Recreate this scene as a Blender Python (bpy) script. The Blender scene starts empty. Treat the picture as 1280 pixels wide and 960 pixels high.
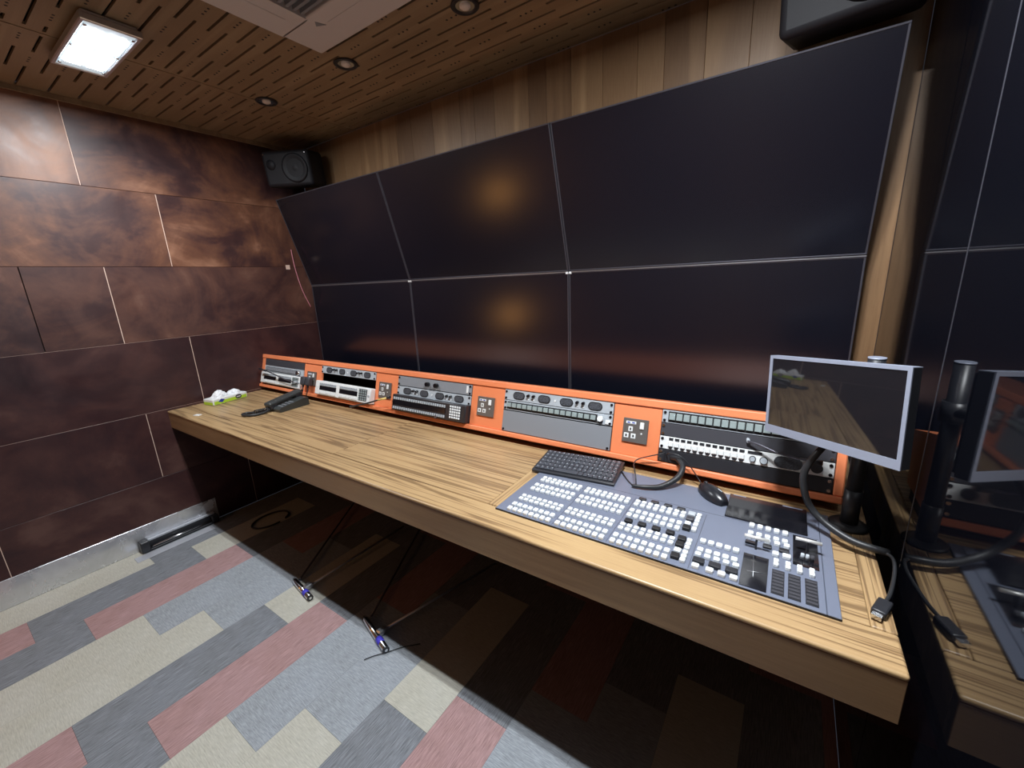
import bpy, bmesh, math, random
from mathutils import Matrix, Vector, Euler
random.seed(7)
sc = bpy.context.scene
COL = sc.collection
# ------------------------------------------------------------------ camera
cam_d = bpy.data.cameras.new('camera'); cam = bpy.data.objects.new('camera', cam_d); COL.objects.link(cam)
cam_d.sensor_width = 36.0; cam_d.sensor_fit = 'HORIZONTAL'; cam_d.lens = 36.0 * 513.38 / 1280.0
cam_d.clip_start = 0.02
RIGHT = Vector((0.829894, 0.556195, -0.043854)); DOWN = Vector((0.100488, -0.226327, -0.968854)); FWD = Vector((-0.548797, 0.799639, -0.243719))
m = Matrix.Identity(4)
for i in range(3):
    m[i][0] = RIGHT[i]; m[i][1] = -DOWN[i]; m[i][2] = -FWD[i]
m.translation = Vector((2.9165, 0.0, 1.3881))
cam.matrix_world = m
sc.camera = cam
# ------------------------------------------------------------------ world, exposure
w = bpy.data.worlds.new('world'); sc.world = w; w.use_nodes = True
w.node_tree.nodes['Background'].inputs[0].default_value = (0.5, 0.6, 0.8, 1); w.node_tree.nodes['Background'].inputs[1].default_value = 0.02
sc.view_settings.view_transform = 'Standard'; sc.view_settings.look = 'None'
sc.view_settings.exposure = 1.82; sc.view_settings.gamma = 1.0
sc.view_settings.use_curve_mapping = False
FLOOD_POWER = [6.5, 12.5]      # left fixture (in view), fixture above the switcher

# ------------------------------------------------------------------ materials
def mat(name, col=(0.5, 0.5, 0.5), rough=0.5, metal=0.0, spec=0.5, emit=None, estr=0.0, coat=0.0):
    m = bpy.data.materials.new(name); m.use_nodes = True
    b = m.node_tree.nodes['Principled BSDF']
    b.inputs['Base Color'].default_value = (*col, 1); b.inputs['Roughness'].default_value = rough
    b.inputs['Metallic'].default_value = metal; b.inputs['Specular IOR Level'].default_value = spec
    b.inputs['Coat Weight'].default_value = coat
    if emit: b.inputs['Emission Color'].default_value = (*emit, 1); b.inputs['Emission Strength'].default_value = estr
    return m
def N(m, t, **k):
    n = m.node_tree.nodes.new(t)
    for a, v in k.items(): setattr(n, a, v)
    return n
def L(m, a, b): m.node_tree.links.new(a, b)
def bsdf(m): return m.node_tree.nodes['Principled BSDF']
def coords(m, scale=(1, 1, 1), kind='Object', rot=(0, 0, 0), perobj=0.0):
    tc = N(m, 'ShaderNodeTexCoord'); mp = N(m, 'ShaderNodeMapping')
    mp.inputs['Scale'].default_value = scale; mp.inputs['Rotation'].default_value = rot
    L(m, tc.outputs[kind], mp.inputs['Vector'])
    if perobj:
        oi = N(m, 'ShaderNodeObjectInfo'); mul = N(m, 'ShaderNodeMath', operation='MULTIPLY'); mul.inputs[1].default_value = perobj
        L(m, oi.outputs['Random'], mul.inputs[0]); cb = N(m, 'ShaderNodeCombineXYZ')
        for i in range(3): L(m, mul.outputs[0], cb.inputs[i])
        L(m, cb.outputs[0], mp.inputs['Location'])
    return mp.outputs['Vector']
def noise(m, v, scale=5, detail=4, rough=0.5, dist=0.0):
    n = N(m, 'ShaderNodeTexNoise'); n.inputs['Scale'].default_value = scale; n.inputs['Detail'].default_value = detail
    n.inputs['Roughness'].default_value = rough; n.inputs['Distortion'].default_value = dist; L(m, v, n.inputs['Vector']); return n.outputs['Fac']
def ramp(m, f, stops):
    r = N(m, 'ShaderNodeValToRGB'); e = r.color_ramp.elements
    while len(e) < len(stops): e.new(0.5)
    for i, (p, c) in enumerate(stops): e[i].position = p; e[i].color = (*c, 1)
    L(m, f, r.inputs['Fac']); return r.outputs['Color']
def mix(m, f, a, b, mode='MIX'):
    n = N(m, 'ShaderNodeMix', data_type='RGBA', blend_type=mode)
    if isinstance(f, (int, float)): n.inputs[0].default_value = f
    else: L(m, f, n.inputs[0])
    for s, i in ((a, 6), (b, 7)):
        if isinstance(s, tuple): n.inputs[i].default_value = (*s, 1)
        else: L(m, s, n.inputs[i])
    return n.outputs[2]
def bump(m, f, strength=0.2, dist=0.002):
    b = N(m, 'ShaderNodeBump'); b.inputs['Strength'].default_value = strength; b.inputs['Distance'].default_value = dist
    L(m, f, b.inputs['Height']); L(m, b.outputs[0], bsdf(m).inputs['Normal'])

def wood(name, axis='X', light=(0.47, 0.335, 0.185), midc=(0.32, 0.21, 0.11), dark=(0.09, 0.052, 0.026), rough=0.36, streak=46, perobj=3.0):
    m = mat(name, rough=rough)
    s = {'X': (0.30, 13.0, 6.0), 'Y': (13.0, 0.30, 6.0), 'Z': (5.0, 5.0, 0.35)}[axis]
    v = coords(m, s, perobj=perobj)
    n1 = noise(m, v, 1.5, 3, 0.5, 0.55)
    wv = N(m, 'ShaderNodeMath', operation='MULTIPLY'); wv.inputs[1].default_value = streak; L(m, n1, wv.inputs[0])
    sn = N(m, 'ShaderNodeMath', operation='SINE'); L(m, wv.outputs[0], sn.inputs[0])
    mr = N(m, 'ShaderNodeMapRange'); mr.inputs[1].default_value = -1; L(m, sn.outputs[0], mr.inputs[0])
    c1 = ramp(m, mr.outputs[0], [(0.0, dark), (0.10, dark), (0.30, midc), (0.6, light), (1.0, light)])
    s2 = tuple(a * 6 for a in s)
    v2 = coords(m, s2)
    n2 = noise(m, v2, 6, 4, 0.6, 0.2)
    c2 = ramp(m, n2, [(0.3, midc), (0.62, light)])
    c = mix(m, 0.46, c1, c2)
    v3 = coords(m, (1.2, 1.2, 1.2)); n3 = noise(m, v3, 1.6, 2)
    c = mix(m, 0.35, c, ramp(m, n3, [(0.3, tuple(x * .75 for x in midc)), (0.7, (0.75, 0.6, 0.42))]), 'SOFT_LIGHT')
    if axis == 'Z':
        oi = N(m, 'ShaderNodeObjectInfo'); c = mix(m, 1.0, c, ramp(m, oi.outputs['Random'], [(0.0, (0.62, 0.58, 0.58)), (0.5, (0.85, 0.82, 0.80)), (1.0, (1.0, 1.0, 1.0))]), 'MULTIPLY')
    L(m, c, bsdf(m).inputs['Base Color']); bump(m, n2, 0.12, 0.0006)
    return m
M = {}
M['desk_wood'] = wood('desk_wood')
M['desk_woodY'] = wood('desk_wood_cross', 'Y')
M['fascia_wood'] = wood('fascia_wood', 'X', light=(0.40, 0.275, 0.155), midc=(0.32, 0.215, 0.115), dark=(0.17, 0.105, 0.055), streak=8)
M['wall_wood'] = wood('wall_wood', 'Z', light=(0.42, 0.285, 0.16), midc=(0.33, 0.21, 0.115), dark=(0.2, 0.12, 0.065), rough=0.45, streak=10, perobj=9.0)
M['rear_wood'] = wood('rear_wood', 'Z', light=(0.40, 0.2, 0.08), midc=(0.28, 0.13, 0.05), dark=(0.12, 0.05, 0.02), rough=0.5, streak=10, perobj=9.0)
M['ceil_wood'] = wood('ceiling_wood', 'X', light=(0.33, 0.26, 0.175), midc=(0.285, 0.22, 0.145), dark=(0.23, 0.17, 0.11), rough=0.4, streak=10)

def leather(nm, stops):
    m = mat(nm, rough=0.42)
    v = coords(m, (1, .8, 1), perobj=0.6)
    tc = N(m, 'ShaderNodeNewGeometry')
    a = noise(m, v, 2.0, 6, 0.6, 0.9)
    b = noise(m, v, 6, 5, 0.6, 0.6)
    ad = N(m, 'ShaderNodeMath', operation='MULTIPLY_ADD'); ad.inputs[1].default_value = 0.38; L(m, b, ad.inputs[0]); L(m, a, ad.inputs[2])
    c = ramp(m, ad.outputs[0], stops)
    L(m, c, bsdf(m).inputs['Base Color'])
    vz = coords(m, (1, 1, 1)); f = noise(m, vz, 160, 2)
    bump(m, f, 0.15, 0.0008)
    r = ramp(m, b, [(0.3, (0.34,) * 3), (0.7, (0.52,) * 3)]); L(m, r, bsdf(m).inputs['Roughness'])
    return m
M['leather'] = leather('light_maroon_leather', [(0.49, (0.024, 0.011, 0.014)), (0.62, (0.055, 0.023, 0.021)), (0.74, (0.14, 0.058, 0.033)), (0.90, (0.31, 0.15, 0.088))])
M['leather_mid'] = leather('mid_maroon_leather', [(0.48, (0.024, 0.011, 0.014)), (0.62, (0.045, 0.020, 0.020)), (0.76, (0.105, 0.045, 0.032)), (0.92, (0.21, 0.11, 0.075))])
M['leather_dark'] = leather('dark_maroon_leather', [(0.48, (0.020, 0.008, 0.011)), (0.62, (0.034, 0.012, 0.014)), (0.76, (0.060, 0.022, 0.020)), (0.92, (0.11, 0.052, 0.042))])

def carpet(name, col, stripe='X', amt=0.25):
    m = mat(name, rough=0.95, spec=0.15)
    s = (330, 18, 1) if stripe == 'Y' else (30, 330, 1)
    v = coords(m, s); n = noise(m, v, 1.0, 3, 0.7)
    v2 = coords(m, (1, 1, 1)); g = noise(m, v2, 5, 5, 0.6)
    dk = tuple(c * (1 - amt) for c in col); lt = tuple(min(1, c * (1 + amt)) for c in col)
    c = ramp(m, n, [(0.3, dk), (0.7, lt)])
    c = mix(m, 0.5, c, ramp(m, g, [(0.3, (0.42, 0.40, 0.36)), (0.7, (0.60, 0.60, 0.62))]), 'SOFT_LIGHT')
    L(m, c, bsdf(m).inputs['Base Color']); bump(m, n, 0.5, 0.0015)
    return m
M['carpet_cream'] = carpet('carpet_cream', (0.50, 0.49, 0.43), 'X', 0.18)
M['carpet_grey'] = carpet('carpet_light_grey', (0.33, 0.36, 0.395), 'X', 0.30)
M['carpet_slate'] = carpet('carpet_slate', (0.215, 0.23, 0.255), 'Y', 0.42)
M['carpet_pink'] = carpet('carpet_pink', (0.40, 0.255, 0.255), 'Y', 0.32)

def brushed():
    m = mat('brushed_steel', (0.62, 0.64, 0.66), 0.28, 0.7)
    v = coords(m, (3, 1.6, 1.5)); n = noise(m, v, 5, 4, 0.6, 0.8)
    L(m, ramp(m, n, [(0.35, (0.14,) * 3), (0.7, (0.40,) * 3)]), bsdf(m).inputs['Roughness'])
    L(m, ramp(m, n, [(0.2, (0.55, 0.56, 0.58)), (0.7, (0.78, 0.80, 0.84))]), bsdf(m).inputs['Base Color'])
    bump(m, n, 0.05, 0.002)
    return m
M['brushed'] = brushed()
def orange():
    m = mat('orange_paint', (0.85, 0.25, 0.10), 0.42)
    v = coords(m, (1, 1, 1)); n = noise(m, v, 4, 3)
    L(m, ramp(m, n, [(0.3, (0.80, 0.235, 0.095)), (0.7, (0.88, 0.27, 0.12))]), bsdf(m).inputs['Base Color'])
    return m
M['orange'] = orange()
M['pale'] = mat('pale_joint', (0.75, 0.55, 0.45), 0.6)
M['black'] = mat('black_matte', (0.012, 0.012, 0.014), 0.6)
M['blackgloss'] = mat('black_gloss', (0.008, 0.008, 0.011), 0.12)
M['mouse_black'] = mat('mouse_black', (0.016, 0.017, 0.022), 0.28)
M['rubber'] = mat('black_rubber', (0.022, 0.023, 0.026), 0.42)
M['plastic'] = mat('black_plastic', (0.022, 0.023, 0.028), 0.36)
M['phone'] = mat('charcoal_plastic', (0.045, 0.05, 0.05), 0.3)
M['key_cap'] = mat('key_cap', (0.06, 0.065, 0.08), 0.4)
M['darkgrey'] = mat('dark_grey', (0.05, 0.05, 0.06), 0.5)
M['grey'] = mat('panel_grey', (0.23, 0.245, 0.27), 0.5)
M['palegrey'] = mat('pale_panel', (0.42, 0.46, 0.50), 0.42)
M['white'] = mat('white_plastic', (0.78, 0.80, 0.80), 0.4)
M['button'] = mat('white_button', (0.80, 0.84, 0.86), 0.35)
M['key_grey'] = mat('grey_green_key', (0.30, 0.36, 0.36), 0.35)
M['slate'] = mat('switcher_slate', (0.155, 0.175, 0.235), 0.42)
M['chrome'] = mat('chrome', (0.75, 0.76, 0.78), 0.16, 1.0)
M['steelplate'] = mat('dark_steel_plate', (0.17, 0.155, 0.145), 0.35, 0.35)
M['alum_matte'] = mat('matte_aluminium', (0.50, 0.52, 0.57), 0.55, 0.4)
M['lever_metal'] = mat('lever_metal', (0.9, 0.9, 0.88), 0.3, 0.5)
M['alum'] = mat('aluminium', (0.62, 0.64, 0.68), 0.35, 0.9)
M['silver'] = mat('silver_frame', (0.30, 0.33, 0.42), 0.4, 0.15)
M['bezel'] = mat('bezel_grey', (0.11, 0.11, 0.135), 0.32, 0.6)
M['speaker_black'] = mat('speaker_black', (0.007, 0.007, 0.010), 0.6, 0, .35)
M['green'] = mat('lime_card', (0.45, 0.68, 0.04), 0.5)
M['blue'] = mat('blue_print', (0.03, 0.05, 0.35), 0.5)
M['bluetape'] = mat('violet_tape', (0.06, 0.05, 0.55), 0.5)
M['pinkwire'] = mat('pink_wire', (0.55, 0.22, 0.26), 0.5)
M['yellow'] = mat('yellow_tip', (0.8, 0.6, 0.2), 0.4)
M['tissue'] = mat('tissue_paper', (0.85, 0.87, 0.9), 0.9)
M['acwhite'] = mat('ac_white', (0.62, 0.60, 0.60), 0.5)
M['redkey'] = mat('green_screen_key', (0.20, 0.26, 0.22), 0.3)
def grille():
    m = mat('speaker_grille', (0.07, 0.075, 0.09), 0.5, 0.3)
    v = coords(m, (1, 1, 1)); vo = N(m, 'ShaderNodeTexVoronoi'); vo.inputs['Scale'].default_value = 420; L(m, v, vo.inputs['Vector'])
    L(m, ramp(m, vo.outputs['Distance'], [(0.25, (0.01, 0.01, 0.012)), (0.5, (0.10, 0.11, 0.13))]), bsdf(m).inputs['Base Color'])
    return m
M['grille'] = grille()
def screenmat(name, rough):
    m = mat(name, (0.005, 0.006, 0.012), rough, 0.0, 0.8)
    v = coords(m, (1, 1, 1)); n = noise(m, v, 900, 1); bump(m, n, 0.05, 0.0002)
    return m
M['screen'] = screenmat('matte_black_screen', 0.23)
M['monitor_screen'] = mat('glossy_screen', (0.012, 0.012, 0.015), 0.03, 0.0, 1.0, coat=1.0)
def glassm():
    m = mat('tinted_glass', (0.003, 0.0035, 0.006), 0.035, 0.0, 0.36)
    v = coords(m, (1, 1, 1)); n = noise(m, v, 3, 4, 0.6)
    L(m, ramp(m, n, [(0.4, (0.02,) * 3), (0.75, (0.07,) * 3)]), bsdf(m).inputs['Roughness'])
    return m
M['glass'] = glassm()
M['led_on'] = mat('led_module', (0.9, 0.95, 1), 0.3, emit=(0.86, 0.94, 1.0), estr=7)
M['led_lens'] = mat('led_lens', (0.7, 0.8, 0.85), 0.25, emit=(0.75, 0.9, 1.0), estr=0.13)
M['bulb'] = mat('halogen_lens', (0.8, 0.75, 0.7), 0.15)

# ------------------------------------------------------------------ geometry helpers
class MB:
    def __init__(s): s.bm = bmesh.new(); s.mats = []; s.cur = 0
    def use(s, name):
        if name not in s.mats: s.mats.append(name)
        s.cur = s.mats.index(name); return s
    def _mark(s, faces, smooth=False):
        for f in faces: f.material_index = s.cur; f.smooth = smooth
    def box(s, x0, x1, y0, y1, z0, z1, b=0.0, seg=1, mtx=None):
        vs = [s.bm.verts.new((x, y, z)) for x in (x0, x1) for y in (y0, y1) for z in (z0, z1)]
        F = [(0, 1, 3, 2), (4, 6, 7, 5), (0, 4, 5, 1), (2, 3, 7, 6), (0, 2, 6, 4), (1, 5, 7, 3)]
        fs = [s.bm.faces.new([vs[i] for i in f]) for f in F]; s._mark(fs)
        if mtx is not None:
            for v in vs: v.co = mtx @ v.co
        if b > 0:
            es = list({e for f in fs for e in f.edges})
            r = bmesh.ops.bevel(s.bm, geom=es, offset=b, segments=seg, affect='EDGES', profile=0.5, material=s.cur)
            for f in r['faces']: f.material_index = s.cur; f.smooth = seg > 1
        return s
    def prism(s, pts, a0, a1, axis='Y', smooth=False):
        def P(u, v, w): return {'Y': (u, w, v), 'X': (w, u, v), 'Z': (u, v, w)}[axis]
        A = [s.bm.verts.new(P(u, v, a0)) for u, v in pts]; B = [s.bm.verts.new(P(u, v, a1)) for u, v in pts]
        n = len(pts); fs = [s.bm.faces.new(A), s.bm.faces.new(B[::-1])]; s._mark(fs)
        sd = [s.bm.faces.new([A[(i + 1) % n], A[i], B[i], B[(i + 1) % n]]) for i in range(n)]; s._mark(sd, smooth)
        bmesh.ops.recalc_face_normals(s.bm, faces=fs + sd); return s
    def cyl(s, p0, p1, r, seg=16, r2=None, caps=True):
        p0 = Vector(p0); p1 = Vector(p1); r2 = r if r2 is None else r2
        d = (p1 - p0).normalized(); t = Vector((0, 0, 1)) if abs(d.z) < 0.9 else Vector((1, 0, 0))
        u = d.cross(t).normalized(); v = d.cross(u)
        A = []; B = []
        for i in range(seg):
            a = 2 * math.pi * i / seg; o = u * math.cos(a) + v * math.sin(a)
            A.append(s.bm.verts.new(p0 + o * r)); B.append(s.bm.verts.new(p1 + o * r2))
        fs = [s.bm.faces.new([A[i], A[(i + 1) % seg], B[(i + 1) % seg], B[i]]) for i in range(seg)]; s._mark(fs, True)
        if caps: c = [s.bm.faces.new(A[::-1]), s.bm.faces.new(B)]; s._mark(c); fs += c
        return s
    def tube(s, pts, r, seg=10, smoothn=6, radii=None):
        P = [Vector(p) for p in pts]
        if smoothn > 1 and len(P) > 2:
            Q = []; R = []
            rr = radii or [r] * len(P)
            for i in range(len(P) - 1):
                p0 = P[max(i - 1, 0)]; p1 = P[i]; p2 = P[i + 1]; p3 = P[min(i + 2, len(P) - 1)]
                for k in range(smoothn):
                    t = k / smoothn
                    Q.append(0.5 * ((2 * p1) + (-p0 + p2) * t + (2 * p0 - 5 * p1 + 4 * p2 - p3) * t * t + (-p0 + 3 * p1 - 3 * p2 + p3) * t ** 3))
                    R.append(rr[i] * (1 - t) + rr[i + 1] * t)
            Q.append(P[-1]); R.append(rr[-1]); P = Q
        else: R = radii or [r] * len(P)
        prev = None; u = None; first = None
        for i, p in enumerate(P):
            d = (P[min(i + 1, len(P) - 1)] - P[max(i - 1, 0)]).normalized()
            if u is None:
                t = Vector((0, 0, 1)) if abs(d.z) < 0.9 else Vector((1, 0, 0)); u = d.cross(t).normalized()
            else: u = (u - d * u.dot(d)).normalized()
            v = d.cross(u)
            ring = [s.bm.verts.new(p + (u * math.cos(2 * math.pi * k / seg) + v * math.sin(2 * math.pi * k / seg)) * R[i]) for k in range(seg)]
            if prev: s._mark([s.bm.faces.new([prev[k], prev[(k + 1) % seg], ring[(k + 1) % seg], ring[k]]) for k in range(seg)], True)
            else: first = ring
            prev = ring
        s._mark([s.bm.faces.new(first[::-1]), s.bm.faces.new(prev)])
        return s
    def lathe(s, prof, c=(0, 0, 0), seg=24, axis='Z'):
        rings = []
        for r, h in prof:
            ring = []
            for k in range(seg):
                a = 2 * math.pi * k / seg; x, y = r * math.cos(a), r * math.sin(a)
                q = {'Z': (x, y, h), 'Y': (x, h, y), 'X': (h, x, y)}[axis]
                ring.append(s.bm.verts.new((q[0] + c[0], q[1] + c[1], q[2] + c[2])))
            rings.append(ring)
        fs = []
        for A, B in zip(rings, rings[1:]):
            for k in range(seg): fs.append(s.bm.faces.new([A[k], A[(k + 1) % seg], B[(k + 1) % seg], B[k]]))
        s._mark(fs, True)
        cp = [s.bm.faces.new(rings[0][::-1]), s.bm.faces.new(rings[-1])]; s._mark(cp)
        bmesh.ops.recalc_face_normals(s.bm, faces=fs + cp); return s
    def oval(s, cx, cz, hw, hh, y0, y1, seg=6, axis='Y'):
        pts = []
        for k in range(seg + 1): a = -math.pi / 2 + math.pi * k / seg; pts.append((cx + hw - hh + hh * math.cos(a), cz + hh * math.sin(a)))
        for k in range(seg + 1): a = math.pi / 2 + math.pi * k / seg; pts.append((cx - hw + hh + hh * math.cos(a), cz + hh * math.sin(a)))
        return s.prism(pts, y0, y1, axis)
    def mesh(s, name):
        me = bpy.data.meshes.new(name)
        bmesh.ops.recalc_face_normals(s.bm, faces=s.bm.faces[:])
        s.bm.to_mesh(me); s.bm.free()
        for n in s.mats: me.materials.append(M[n])
        return me
    def build(s, name, parent=None, label=None, kind=None):
        o = bpy.data.objects.new(name, s.mesh(name)); COL.objects.link(o)
        if parent is not None: o.parent = parent
        if label: o['label'] = label
        if kind: o['kind'] = kind
        return o
def mb(name): return MB().use(name)
def thing(name, label, cat, loc=(0, 0, 0), rot=(0, 0, 0), group=None):
    o = bpy.data.objects.new(name, None); COL.objects.link(o); o.empty_display_size = 0.05
    o.location = loc; o.rotation_euler = rot; o['label'] = label; o['category'] = cat
    if group: o['group'] = group
    return o
def tag(o, label, cat, group=None):
    o['label'] = label; o['category'] = cat
    if group: o['group'] = group
    return o
def struct(o, label=None):
    o['kind'] = 'structure'
    if label: o['label'] = label
    return o
def link(name, mesh, parent, loc=(0, 0, 0), rot=(0, 0, 0)):
    o = bpy.data.objects.new(name, mesh); COL.objects.link(o); o.parent = parent; o.location = loc; o.rotation_euler = rot; return o

H = 2.308; XG = 3.158; YB = 1.80; YR = -1.35
# ================================================================== STRUCTURE
# ---- floor: carpet planks 208 x 625 mm in ashlar rows
floor = struct(mb('black').box(0, XG, YR, YB, -0.03, -0.006).build('floor'), 'carpeted floor of cream, grey, slate and pink carpet planks')
p = 0.2083; tl = 0.625
pat = {1: [('carpet_cream', .645), ('carpet_slate', .02), ('carpet_pink', -.605), ('carpet_cream', -1.23), ('carpet_slate', 1.27)],
       2: [('carpet_slate', .79), ('carpet_pink', .165), ('carpet_slate', -.46), ('carpet_cream', -1.085), ('carpet_pink', 1.415)],
       3: [('carpet_pink', .945), ('carpet_grey', .32), ('carpet_cream', -.305), ('carpet_slate', -.93), ('carpet_grey', -1.555), ('carpet_slate', 1.57)],
       0: [('carpet_slate', 1.105), ('carpet_grey', .48), ('carpet_cream', -.145), ('carpet_pink', -.77), ('carpet_slate', -1.395), ('carpet_grey', 1.73)]}
tm = {}
for k in range(16):
    for mname, y0 in pat[k % 4]:
        if k == 0 and mname == 'carpet_grey' and y0 < 1: mname = 'carpet_slate'
        x0, x1 = k * p, min((k + 1) * p, XG); ya, yb = max(y0, YR), min(y0 + tl, YB)
        if yb - ya < 0.02 or x1 - x0 < 0.02: continue
        key = (mname, round(x1 - x0, 3), round(yb - ya, 3))
        if key not in tm:
            w_, h_ = (x1 - x0) / 2 - .0002, (yb - ya) / 2 - .0002
            tm[key] = mb(mname).box(-w_, w_, -h_, h_, -0.006, 0.0, b=0.0004).mesh('carpet_tile')
        link('carpet_tile', tm[key], floor, ((x0 + x1) / 2, (ya + yb) / 2, random.uniform(-.0004, 0)))
# ---- left wall: leather panels with pale joints
wl = struct(mb('black').box(-0.05, -0.010, YR, YB, 0, H).build('wall_left'), 'left wall clad in mottled burnished maroon leather panels')
rows = [(0.0, .38, [-.9, .03, 1.1]), (.38, .762, [-.55, .654, 1.5]), (.762, 1.155, [-.2, .935]), (1.155, 1.547, [-.9, .36, .647]), (1.547, 1.926, [-.5, .933]), (1.926, H, [-.6, .645])]
for z0, z1, ys in rows:
    e = [YR] + ys + [YB]
    for a, b in zip(e, e[1:]):
        gy = 0.0016
        mb('leather' if z0 > 1.5 else 'leather_mid' if z0 > 1.1 else 'leather_dark').box(-0.012, 0.0, a + gy, b - gy, z0 + .0007, z1 - .0007, b=0.0008).build('leather_panel', wl)  # three leather tones, darker and less mottled in the lower rows
        if z1 in (.762, 1.155) and b > -1: mb('pale').box(-.0098, -.0012, a + gy, b - gy, z1 - .0006, z1 + .0006).build('joint_strip', wl)
        if b < YB and b != .36: mb('pale').box(-.0098, -.0015, b - gy + .0002, b + gy - .0002, z0 + .002, z1 - .002).build('joint_strip', wl)
bl = struct(mb('brushed').box(0.0005, 0.005, YR, .87, 0.001, 0.142, b=0.001).build('baseboard_left'), 'brushed steel kick plate along the foot of the left wall')
struct(mb('ceil_wood').box(0.001, 0.014, YR, YB, H - 0.022, H - 0.001).build('trim_1'), 'thin wooden trim between left wall and ceiling')
# ---- back wall: vertical wood planks above desk height, black board below
wb = struct(mb('black').box(0, XG, YB + .012, YB + .05, 0, H).build('wall_back'), 'back wall of upright wood planks above the video wall, black below the desk')
x = 0.0; cuts = [0]
while x < XG:
    x += random.choice([.10, .14, .19, .12, .16, .09]); cuts.append(min(x, XG))
for a, b in zip(cuts, cuts[1:]):
    if b - a > .01: mb('wall_wood').box(a + .0005, b - .0005, YB, YB + .012, .76, H, b=0.0008).build('wood_plank', wb)
mb('black').box(0.002, XG - .002, 1.785, YB + .011, 0.001, .70).build('lower_board', wb, 'black board closing the space under the desk')
# ---- right wall: dark tinted glass partition
wr = struct(mb('black').box(XG + .014, XG + .05, YR, YB, 0, H).build('wall_right'), 'right wall of dark tinted mirror-like glass panes')
for a, b in ((YR, 1.058), (1.062, YB)):
    mb('glass').box(XG, XG + .012, a, b, 0.004, H - .002, b=0.0012).build('glass_pane', wr)
mb('bezel').box(XG - .0006, XG + .010, 1.0583, 1.0617, 0.80, H - .002).build('glass_joint', wr, 'pale vertical joint between two dark glass panes')
# ---- rear wall
wre = struct(mb('black').box(0, XG, YR - .05, YR - .012, 0, H).build('wall_rear'), 'rear wall of wood panels behind the viewer')
for i in range(6):
    mb('rear_wood').box(i * XG / 6 + .001, (i + 1) * XG / 6 - .001, YR - .012, YR, .0, H, b=.001).build('wood_panel', wre)
# ---- ceiling: slotted wooden acoustic boards
ce = struct(mb('black').box(0, XG, YR, YB, H + .02, H + .06).build('ceiling'), 'wooden acoustic ceiling with rows of short slots and pin holes')
def ceil_panel(x0, x1):
    s = mb('ceil_wood'); pitch = 0.0488; y = 0.861 - pitch * 45; ye = YR
    holes = []
    rn = -45; sw = 0.0095
    while y < YB - .01:
        if y - sw / 2 > YR:
            s.box(x0, x1, ye, y - sw / 2, H, H + .010)
            off = 1.065 if rn % 2 == 0 else 0.845
            ln = 0.21 if rn % 2 == 0 else 0.255
            segs = []; k0 = off - 0.42 * 10
            cur = x0
            for j in range(24):
                a = k0 + j * 0.42; b = a + ln
                a2, b2 = max(a, x0 + .02), min(b, x1 - .02)
                if b2 - a2 < .03: continue
                s.box(cur, a2, y - sw / 2, y + sw / 2, H, H + .010); cur = b2
                g0 = b; g1 = a + .42
                for q in range(3):
                    gx = (g0 + g1) / 2 + (q - 1) * .022
                    if x0 + .02 < gx < x1 - .02: holes.append((gx, y + 0.0))
            s.box(cur, x1, y - sw / 2, y + sw / 2, H, H + .010)
            ye = y + sw / 2
        y += pitch; rn += 1
    s.box(x0, x1, ye, YB, H, H + .010)
    o = s.build('ceiling_board', ce)
    d = mb('black')
    for hx, hy in holes:
        d.cyl((hx, hy, H - .0006), (hx, hy, H + .004), .0044, 6)
    d.build('pin_holes', ce, 'rows of small pin holes', 'stuff')
for a, b in ((0.001, .609), (.612, XG)): ceil_panel(a, b)
mb('ceil_wood').box(.605, .616, YR, YB, H - .002, H + .0005).build('joint_strip', ce)

# ================================================================== LIGHT FIXTURES
def flood(x, y, power, label, size=(.43, .148)):
    t = thing('led_floodlight', label, 'light', (x, y, H), group='led floodlights on the ceiling')
    a, b = size[0] / 2, size[1] / 2
    mb('white').box(-a, a, -b, b, -.030, -.0005, b=.006, seg=2).build('housing', t)
    s = mb('alum'); s.box(-a - .008, a + .008, -b - .008, -b + .006, -.036, -.012, b=.003); s.box(-a - .008, a + .008, b - .006, b + .008, -.036, -.012, b=.003)
    s.box(-a - .008, -a + .006, -b, b, -.036, -.012, b=.003); s.box(a - .006, a + .008, -b, b, -.036, -.012, b=.003); s.build('rim', t)
    mb('led_lens').box(-a + .008, a - .008, -b + .008, b - .008, -.033, -.0305).build('diffuser', t)
    mx, my = .072, .024
    for ix in (-1, 1):
        for iy in (-1, 1):
            cx, cy = ix * (mx + .016) , iy * (my + .007)
            mb('led_on').box(cx - mx, cx + mx, cy - my, cy + my, -.038, -.0335, b=.002).build('led_module', t)
    for cx in (-a + .03, 0, a - .03):
        for cy in (-b + .012, b - .012):
            mb('chrome').cyl((cx, cy, -.0335), (cx, cy, -.038), .005, 8).build('screw', t)
    for ix in (-1, 1):
        for iy in (-1, 1):
            ld = bpy.data.lights.new('flood_lamp', 'AREA'); ld.shape = 'RECTANGLE'; ld.size = .12; ld.size_y = .022; ld.energy = power / 4; ld.color = (0.93, 0.965, 1.0)
            lo = bpy.data.objects.new('flood_lamp', ld); COL.objects.link(lo); lo.parent = t; lo.location = (ix * .088, iy * .031, -.0390)
    return t
flood(.69, .632, FLOOD_POWER[0], 'lit square LED floodlight with four bright modules at upper left of ceiling')
flood(2.75, .635, FLOOD_POWER[1], 'lit LED floodlight on the ceiling above the switcher end of the desk')
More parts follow.
